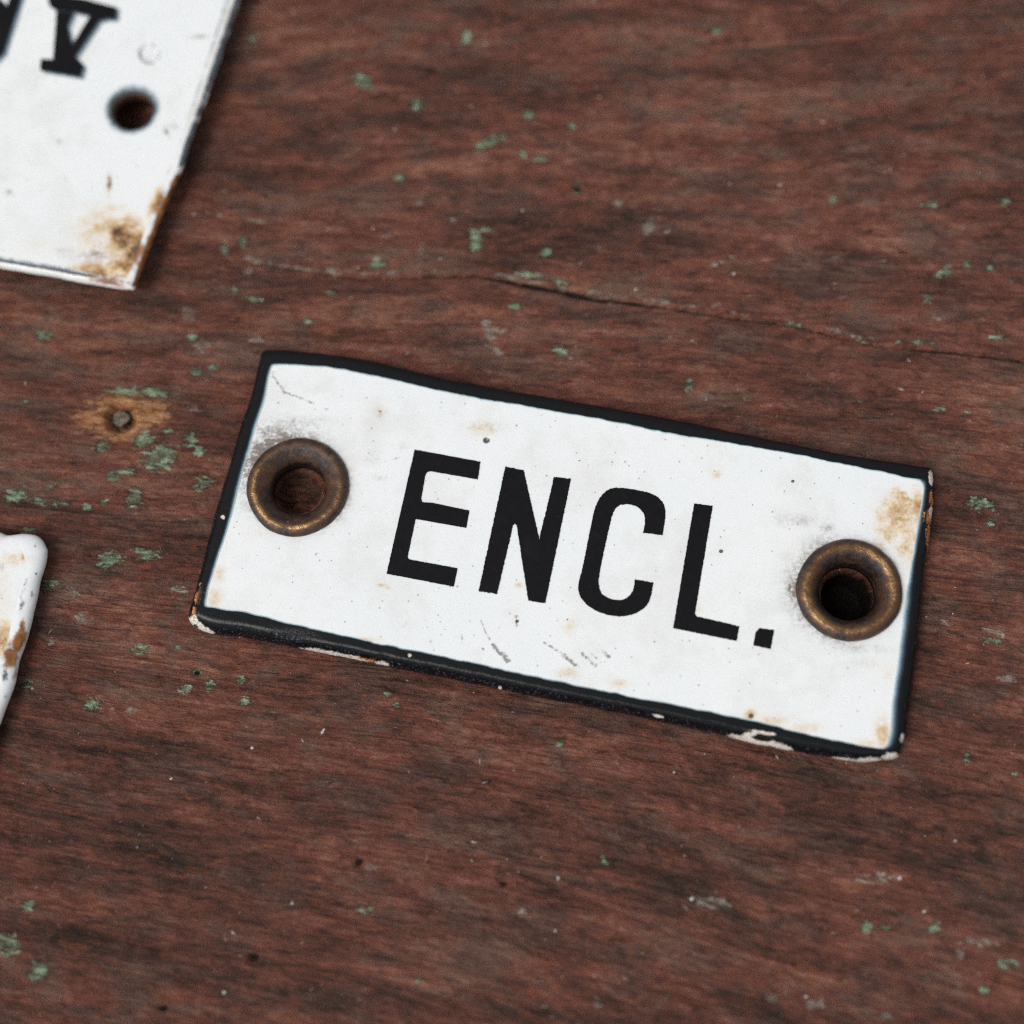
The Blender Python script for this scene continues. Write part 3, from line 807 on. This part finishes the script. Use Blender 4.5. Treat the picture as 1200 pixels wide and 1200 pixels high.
    for bx, by, r in [(570,516,4.2),(679,540,1.9),(845,646,2.7),(929,564,2.2),(880,839,3.4),(545,473,1.7),(606,728,2.4),(432,531,1.6),(665,726,2.0),(819,803,2.0),(824,826,1.7),(690,700,1.6),(867,695,1.5),(370,650,1.6),(378,655,1.3),(355,675,1.5),(925,620,1.6),(630,780,1.7),(740,770,1.7),(500,700,1.2),(820,668,1.3),(767,752,2.0),
                      (700,505,1.3),(480,440,1.2),(350,447,1.2),(530,700,1.2),(910,800,1.2),(1000,590,1.3),(955,560,1.1),(715,560,1.1),(640,530,1.3),(880,610,1.2)]:
        dots = np.maximum(dots, np.clip(1 - 0.5 * np.hypot(px - bx, (py - by) * 1.2) / (r * (1.0 if r > 2.1 else 0.62)), 0, 1))
    V[:, 2] += 0.03 * (fbm(x * 0.15, y * 0.15, 2, 60) - 0.5)
    ddot = np.hypot(px - 570, py - 516)
    V[:, 2] -= 0.12 * smooth(4.0, 1.0, ddot)
    at = dict(rust=rust, soot=soot, scratch=scr, dots=dots, blue=np.zeros_like(x))
    V, F, at = compact(V, F, at)
    build('white_face', V, F, M_FACE, root, origin=cen, attrs=at)
    # lettering
    def L(pts): return Ps([(420 + a / 2.3077, 500 + b / 2.3077) for a, b in pts], Z_FACE)
    E_ = [(152,62),(330,95),(323,143),(196,121),(186,123),(181,131),(170,196),(173,204),(200,206),(300,227),(292,274),(155,250),(133,352),(137,359),(268,383),(258,433),(76,398)]
    N_ = [(397,108),(447,118),(489,304),(529,136),(575,141),(505,478),(459,470),(428,268),(423,262),(418,268),(375,453),(325,445)]
    C_ = [(770,287),(822,294),(832,240),(826,205),(800,183),(750,170),(690,163),(660,180),(640,215),(628,270),(605,390),(592,430),(598,460),(625,490),(665,508),(710,515),(755,505),(785,480),(793,450),(797,422),(748,413),(743,448),(715,472),(670,464),(650,442),(650,400),(672,300),(688,230),(705,210),(745,210),(771,230),(776,255)]
    def rounded(pts, keep):
        for _ in range(2):
            out, kp = [], set()
            for i, p in enumerate(pts):
                if i in keep:
                    kp.add(len(out)); out.append(p); continue
                a, b = pts[i - 1], pts[(i + 1) % len(pts)]
                out += [(p[0] * .75 + a[0] * .25, p[1] * .75 + a[1] * .25), (p[0] * .75 + b[0] * .25, p[1] * .75 + b[1] * .25)]
            pts, keep = out, kp
        return pts
    C_ = rounded(C_, {0, 1, 19, 20})
    L_ = [(908,208),(958,214),(910,505),(915,513),(1030,540),(1023,580),(851,545)]
    D_ = [(1084,545),(1124,550),(1115,602),(1068,592),(1074,555)]
    for k, (pts, lab) in enumerate(((E_, 'black letter E'), (N_, 'black letter N'), (C_, 'black letter C'), (L_, 'black letter L'))):
        o = polygon_layer('letter', L(pts), Z_FACE + 0.015, 0.03, M_LET, root, (0.016, 0.030, 0.028, 0.022)[k], 10 + k, 0.05, 7.0)
        o['label'] = lab
    polygon_layer('full_stop', L(D_), Z_FACE + 0.015, 0.03, M_LET, root, 0.025, 15, 0.05, 7.0)
    # eyelets
    for k, e in enumerate(eyel):
        n = 96
        if k == 0:
            prof = [(4.36,1.30),(4.38,1.62),(4.33,1.80),(4.2,1.97),(4.0,2.09),(3.75,2.15),(3.5,2.13),(3.25,2.03),(3.05,1.90),(2.8,1.72),(2.6,1.52),(2.42,1.30),(2.32,1.05)]
        else:
            prof = [(4.36,1.40),(4.38,1.66),(4.34,1.86),(4.2,2.06),(4.0,2.2),(3.75,2.28),(3.45,2.26),(3.2,2.15),(2.95,1.95),(2.75,1.7),(2.6,1.4),(2.5,1.15),(2.45,1.0)]
        pr = resample(np.array(prof), 40)
        pr[:, 1] += Z_FACE - 1.5
        a = np.linspace(0, 2 * math.pi, n, endpoint=False)
        V, wear_highlight = [], []
        for i, (r, z) in enumerate(pr):
            rr = r * (1 + 0.008 * np.sin(2 * a + k) + 0.035 * (fbm(np.cos(a) * 2 + 5 + k * 9, np.sin(a) * 2 + 5, 3, 70) - 0.5))
            V.append(np.stack([e[0] + rr * np.cos(a), e[1] + rr * np.sin(a), z + 0.14 * (fbm(np.cos(a) * 2.4 + 9 + 5 * k, np.sin(a) * 2.4 + 9 + 0.6 * r, 3, 71) - 0.5)], 1))
            ridge = math.exp(-((r - (3.70 if k == 0 else 3.6)) / (0.24 if k == 0 else 0.34)) ** 2)  # ridge: rubbed brass plus a highlight painted into the colour
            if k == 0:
                side = 0.35 + 0.65 * np.clip(0.5 - 0.6 * np.sin(a) - 0.45 * np.cos(a), 0, 1)  # left ring: painted highlight strongest at the lower left
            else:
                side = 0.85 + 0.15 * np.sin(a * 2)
            wear_highlight.append(0.20 + 0.72 * ridge * side + 0.10 * (r < 3.2) * (k == 0))
        V = np.concatenate(V); kk = np.arange(n); k2 = np.roll(kk, -1)
        F = np.concatenate([np.stack([i * n + kk, i * n + k2, (i + 1) * n + k2, (i + 1) * n + kk], 1) for i in range(len(pr) - 1)])
        ob = build('eyelet', V, F, M_BRASS, root, origin=e, attrs=dict(wear_highlight=np.concatenate(wear_highlight)))
        ob['label'] = ('dull brown brass eyelet left of the letters', 'polished brass eyelet right of the full stop')[k]
        # barrel running down to the wood
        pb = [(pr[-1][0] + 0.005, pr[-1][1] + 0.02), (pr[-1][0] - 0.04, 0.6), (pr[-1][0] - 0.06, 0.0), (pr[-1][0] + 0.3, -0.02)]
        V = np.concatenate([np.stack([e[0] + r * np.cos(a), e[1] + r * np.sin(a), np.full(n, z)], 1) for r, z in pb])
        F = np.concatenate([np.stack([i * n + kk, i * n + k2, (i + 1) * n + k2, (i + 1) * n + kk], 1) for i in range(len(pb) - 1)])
        build('barrel', V, F, M_BRASS, ob, origin=e, attrs=dict(wear_highlight=np.full(len(V), 0.1)))
    return root
MAIN = main_plate()

# ---- white plates cut by the picture's edge
def miter_inset(sides, d):
    """sides: polylines (n,2) going round anticlockwise or clockwise; returns them moved inwards by d"""
    n = len(sides)
    cen = np.concatenate(sides).mean(0)
    lines = []
    for s in sides:
        a, b = s[0], s[-1]
        t = (b - a) / np.linalg.norm(b - a)
        nr = np.array([-t[1], t[0]])
        if np.dot(cen - (a + b) / 2, nr) < 0: nr = -nr
        lines.append((a + nr * d, t))
    def cross(l1, l2):
        A = np.array([l1[1], -l2[1]]).T
        k = np.linalg.solve(A, l2[0] - l1[0])
        return l1[0] + l1[1] * k[0]
    cor = [cross(lines[i - 1], lines[i]) for i in range(n)]
    out = []
    for i, s in enumerate(sides):
        a, b = s[0], s[-1]
        a2, b2 = cor[i], cor[(i + 1) % n]
        w = np.linspace(0, 1, len(s))[:, None]
        out.append(s - (a * (1 - w) + b * w) + (a2 * (1 - w) + b2 * w))
    return out

def white_plate(root, sides_mm, ztop, rim_w, prof, holes, dx, rim_attr, face_attr, soften, cen, wav=0.22, dent=None):
    sides = [resample(s[:, :2], max(10, int(np.linalg.norm(np.diff(s[:, :2], axis=0), axis=1).sum() * 6))) for s in sides_mm]
    ins = miter_inset(sides, rim_w)
    outer = np.concatenate([s[:-1] for s in sides]); inner = np.concatenate([s[:-1] for s in ins])
    for _ in range(soften):
        outer = 0.25 * np.roll(outer, 1, 0) + 0.5 * outer + 0.25 * np.roll(outer, -1, 0)
        inner = 0.25 * np.roll(inner, 1, 0) + 0.5 * inner + 0.25 * np.roll(inner, -1, 0)
    arc = np.concatenate([[0], np.cumsum(np.linalg.norm(np.diff(outer, axis=0), axis=1))])
    d = outer - inner; d /= np.linalg.norm(d, axis=1)[:, None] + 1e-9
    outer = outer + d * ((fbm(arc * 0.5, arc * 0, 4, 8, 0.55) - 0.5) * wav)[:, None]
    V, F = band_mesh(inner, outer, prof)
    T = np.repeat([p[0] for p in prof], len(inner))
    px, py = to_px(V)
    o = build('rim', V, F, M_RIM, root, origin=cen, attrs=rim_attr(px, py, T, V))
    e1 = F[:, [0, 1]]
    # face
    x, y, Fg = face_grid(inner * 0.97 + outer * 0.03, holes, dx)
    Vg = np.stack([x, y, np.full_like(x, ztop - 0.01)], 1)
    px, py = to_px(Vg)
    at = face_attr(px, py)
    if dent:
        Vg[:, 2] -= dent[3] * smooth(dent[2], dent[2] * 0.6, np.hypot(px - dent[0], py - dent[1]))
    Vg, Fg, at = compact(Vg, Fg, at)
    build('white_face', Vg, Fg, M_FACE, root, origin=cen, attrs=at)

def bl_px(px, py, lst):
    f = np.zeros_like(px)
    for bx, by, rx, ry, a, s in lst:
        ca, sa = math.cos(math.radians(a)), math.sin(math.radians(a))
        ddx, ddy = px - bx, py - by
        f = np.maximum(f, s * np.exp(-(((ddx * ca + ddy * sa) / rx) ** 2 + ((-ddx * sa + ddy * ca) / ry) ** 2)))
    return f

def upper_plate():
    zt = 2.4
    zo = 1.95
    A = P(157, 341, zo); B = P(281, 0, zo); C = P(0, 314, zo)
    right = (B - A)[:2]; right /= np.linalg.norm(right)
    left = (C - A)[:2]; left /= np.linalg.norm(left)
    H, W = 42.0, 66.0
    TRc = A[:2] + right * H; BLc = A[:2] + left * W; TLc = TRc + left * W
    side_r = np.concatenate([Ps([(157,341),(168,312),(178,283),(186,262),(200,228),(214,198),(222,170),(240,122)], zo)[:, :2], [B[:2], TRc]])
    sides = [side_r, np.array([TRc, TLc]), np.array([TLc, BLc]), np.concatenate([[BLc], Ps([(0,314),(60,324),(110,333),(157,341)], zo)[:, :2]])]
    cen = (A[:2] + TLc) / 2
    cen3 = np.array([cen[0], cen[1], 0.0])
    root = thing('enamel_plate', cen3, 'larger white enamel plate with rusty corner, round hole and upside-down serif letters', 'enamel sign')
    prof = [(-0.45, zt), (-0.2, zt), (0.0, zt), (0.12, zt - 0.002), (0.25, zt - 0.01), (0.4, zt - 0.03), (0.55, zt - 0.07), (0.7, zt - 0.14), (0.85, zt - 0.25), (0.96, zt - 0.38), (1.0, zo), (1.0, zo - 0.12), (0.9, zo - 0.26), (0.5, zo - 0.32)]
    hc = P(155, 128, zt)
    def ra(px, py, T, V):
        onr = smooth(14, 2, np.abs(px - np.interp(py, [-600, 0, 195, 341], [495, 275, 213, 152])))
        onb = smooth(10, 2, np.abs(py - np.interp(px, [-900, 0, 157], [150, 311, 338])))
        blue = np.where(onr >= onb, 1.05 * np.exp(-((T - 0.68) / 0.42) ** 2) * (T < 1.01) * (0.45 + 0.9 * fbm(px * 0.05, py * 0.05, 3, 19)) * smooth(205, 190, py) * onr,
                        0.95 * np.exp(-((T + 0.02) / 0.42) ** 2) * np.maximum(onb, smooth(16, 6, np.abs(py - np.interp(px, [-900, 0, 157], [146, 306, 333])))))
        rust = bl_px(px, py, [(207,214,8,16,20,.8),(190,250,8,24,22,1.0),(174,295,9,40,22,1.0),(160,335,8,10,0,.6),(125,330,24,5,10,.8),(150,332,10,6,0,.6),(160,296,14,26,20,.7),(120,320,34,9,10,.6),(186,236,8,20,25,.8),(143,276,18,14,50,.6)])
        rust = np.where((T > 0.55) & (onr > onb) & (py > 205), np.maximum(rust, 0.9), rust)
        dark = np.where(T > 0.97, bl_px(px, py, [(165,330,8,12,0,.4)]), 0)
        return dict(blue=blue * (1 - np.clip(rust, 0, 1)), rust=rust, dark=dark)
    def fa(px, py):
        n = fbm(px * 0.05, py * 0.05, 4, 44)
        rust = bl_px(px, py, [(143,276,22,16,50,.80),(152,262,14,12,0,.60),(160,296,14,26,20,.85),(120,320,34,9,10,.75),(138,314,20,10,0,.65),(152,318,12,12,0,.25),(120,268,34,26,0,.34),(130,290,30,26,0,.30),(186,236,8,20,25,.8),(60,290,60,20,10,.14),(128,215,3,14,0,.4),(135,245,16,8,0,.3),(100,290,40,24,0,.16),(206,205,8,10,0,.6)]) * (0.45 + 1.1 * n)
        soot = bl_px(px, py, [(115,298,14,5,10,.75),(160,300,9,16,30,.6),(128,215,3,12,0,.7),(235,43,16,3,0,.5),(70,165,6,5,0,.4),(195,155,3,8,-30,.6),(100,300,40,10,8,.35),(150,270,16,10,0,.35),(75,210,5,3,60,.6),(10,225,6,4,0,.5),(200,150,10,12,0,.3)])
        rr = np.hypot(px - 175, (py - 63) * 1.05)
        scr = 0.95 * np.exp(-((rr - 11.5) / 2.4) ** 2) * (0.35 + 0.9 * fbm(px * 0.12, py * 0.12, 2, 88))
        scr = np.maximum(scr, 0.36 * smooth(12, 8, rr))
        blue = 0.7 * smooth(5, 1, np.abs(px - np.interp(py, [-600, 0, 195, 341], [487, 267, 205, 144]))) * smooth(215, 195, py)
        blue = np.maximum(blue, 0.9 * smooth(5, 1, np.abs(py - np.interp(px, [-900, 0, 157], [142, 303, 330]))) * smooth(150, 120, px))
        return dict(rust=rust, soot=soot, scratch=scr, dots=np.zeros_like(px), blue=blue)
    white_plate(root, sides, zt, 0.55, prof, [(hc[0], hc[1], 2.45)], 0.14, ra, fa, 3, cen3, dent=(175, 63, 13, 0.10))
    # the wall of the fixing hole, extended down past the plate to darken it
    n = 64
    a = np.linspace(0, 2 * math.pi, n, endpoint=False); kk = np.arange(n); k2 = np.roll(kk, -1)
    pr = [(2.75, zt - 0.006), (2.5, zt - 0.008), (2.3, zt - 0.03), (2.1, zt - 0.12), (1.94, zt - 0.28), (1.82, zt - 0.5), (1.74, zt - 0.75), (1.72, zt - 2.1), (1.9, zt - 2.15)]
    V = np.concatenate([np.stack([hc[0] + r * (1 + 0.02 * np.sin(3 * a) + 0.03 * (fbm(np.cos(a) * 2 + 4, np.sin(a) * 2 + 4, 3, 5) - .5)) * np.cos(a), hc[1] + r * np.sin(a), np.full(n, z)], 1) for r, z in pr])
    F = np.concatenate([np.stack([i * n + kk, i * n + k2, (i + 1) * n + k2, (i + 1) * n + kk], 1) for i in range(len(pr) - 1)])
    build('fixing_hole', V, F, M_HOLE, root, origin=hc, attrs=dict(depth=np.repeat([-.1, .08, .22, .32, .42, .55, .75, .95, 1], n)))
    # upside-down slab-serif letters
    A_ = [(55,-5),(95,-2),(137,9),(135,22),(124,22),(116,24),(88,66),(98,76),(94,90),(47,82),(48,69),(62,70),(66,14),(58,6)]
    hole = [(86,14),(106,18),(84,53),(79,30)]
    # outline with the counter joined by a hair-thin seam
    pa = [(55,-5),(95,-2),(137,9),(135,22),(124,22),(116,24),(88,66),(98,77),(94,90),(47,82),(48,69),(62,70),(66,14),(66.2,13.8),(86,14),(79,30),(84,53),(106,18),(86.3,13.6),(66.2,13.2),(58,7)]
    N2 = [(12,-8),(26,-8),(22,6),(14,30),(4,62),(-6,72),(-26,70),(-22,30),(-30,-8),(-8,-8),(4,2),(8,8)]
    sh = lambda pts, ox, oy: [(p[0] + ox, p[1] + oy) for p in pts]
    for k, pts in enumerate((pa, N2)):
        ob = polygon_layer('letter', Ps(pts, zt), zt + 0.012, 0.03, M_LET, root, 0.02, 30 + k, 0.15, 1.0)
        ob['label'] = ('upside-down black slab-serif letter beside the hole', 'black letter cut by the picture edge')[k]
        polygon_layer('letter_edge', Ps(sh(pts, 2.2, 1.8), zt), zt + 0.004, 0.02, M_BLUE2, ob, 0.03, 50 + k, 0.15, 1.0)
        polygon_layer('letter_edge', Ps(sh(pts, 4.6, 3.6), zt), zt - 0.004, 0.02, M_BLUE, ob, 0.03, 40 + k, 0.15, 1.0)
    return root
upper_plate()

def left_plate():
    zt, zo = 1.9, 1.15
    top = Ps([(-520,540),(-120,605),(-40,622),(-12,622),(0,624),(8,628),(18,627),(30,625),(44,628),(52,636),(56,648)], zo)[:, :2]
    right = Ps([(56,648),(53,664),(47,682),(44,700),(38,724),(33,745),(28,760),(22,775),(18,800),(10,822),(2,842),(-90,1100)], zo)[:, :2]
    bl_c = right[-1] + (top[0] - top[-3]) * np.array([1.0, 1.0])
    sides = [right, np.array([right[-1], bl_c]), np.array([bl_c, top[0]]), top]
    cen = np.array([P(-230, 800)[0], P(-230, 800)[1], 0.0])
    root = thing('enamel_plate', cen, 'off-white enamel plate with thick rounded speckled edge at the left border of the picture', 'enamel sign')
    prof = [(-0.3, zt), (-0.15, zt), (0.0, zt), (0.1, zt - 0.006), (0.25, zt - 0.02), (0.5, zt - 0.09), (0.7, zt - 0.2), (0.85, zt - 0.36), (0.96, zt - 0.55), (1.0, zo), (0.97, zo - 0.25), (0.85, zo - 0.45), (0.5, zo - 0.6)]
    def ra(px, py, T, V):
        rust = bl_px(px, py, [(22,752,9,20,20,1.0),(12,768,12,18,0,.95),(26,735,6,12,0,.8),(6,750,10,14,0,.5),(18,790,6,14,10,.5),(40,700,4,10,0,.35),(26,660,6,12,10,.36),(15,660,14,7,0,.40),(4,700,10,30,0,.22),(12,775,6,10,0,.8)])
        blue = bl_px(px, py, [(28,690,5,22,18,.50),(25,712,6,14,10,.52),(5,780,8,14,0,.52),(6,795,6,20,0,.55),(36,700,6,24,15,.42),(42,640,3,3,0,.7),(40,642,2,2,0,.7),(42,672,3,3,0,.7),(28,629,3,2,0,.6),(34,722,6,14,10,.35),(8,812,6,20,10,.4)])
        return dict(blue=blue, rust=rust, dark=np.zeros_like(px))
    def fa(px, py):
        rust = bl_px(px, py, [(15,655,18,10,0,.30),(28,652,4,10,10,.5),(5,750,12,24,0,.55),(0,700,20,60,0,.18),(12,770,8,12,0,.7)])
        blue = bl_px(px, py, [(24,695,6,24,16,.5),(8,785,6,20,0,.6)])
        z0 = np.zeros_like(px)
        return dict(rust=rust, soot=bl_px(px, py, [(2,665,5,5,0,.4),(10,765,8,10,0,.5)]), scratch=z0, dots=z0, blue=blue)
    white_plate(root, sides, zt, 1.0, prof, [], 0.2, ra, fa, 3, cen, wav=0.20)
    return root
left_plate()

# ------------------------------------------------------------------ loose grit and splinters on the board
def grit():
    rng = np.random.default_rng(12)
    xs, ys, Z = BZ
    V, F = [], []
    for k in range(900):
        x, y = rng.uniform(-55, 52), rng.uniform(-50, 56)
        i = np.searchsorted(xs, x); j = np.searchsorted(ys, y)
        z = Z[j, i]
        if z < -0.8: continue
        r = 0.02 + 0.055 * rng.random() ** 3
        st = 1.0 if rng.random() < 0.6 else rng.uniform(2, 6)
        a = rng.uniform(0, 2 * math.pi) if st < 2 else rng.normal(0.1, 0.7)
        b = len(V)
        for ux, uy, uz in ((1,0,0),(-1,0,0),(0,1,0),(0,-1,0),(0,0,1),(0,0,-1)):
            q = r * (0.6 + 0.8 * rng.random())
            lx, ly = ux * q * st, uy * q
            V.append((x + lx * math.cos(a) - ly * math.sin(a), y + lx * math.sin(a) + ly * math.cos(a), z + r * 0.5 + uz * q))
        F += [(b + p, b + q, b + t) for p, q, t in ((0,2,4),(2,1,4),(1,3,4),(3,0,4),(2,0,5),(1,2,5),(3,1,5),(0,3,5))]
    ob = build('grit', V, np.array(F), mat_plain('grit', lin(120, 92, 74), lin(226, 214, 198), 0.5, 900), smooth_shade=False)
    ob['kind'] = 'stuff'; ob['label'] = 'fine pale grit and splinters strewn over the red board'; ob['category'] = 'grit'
grit()
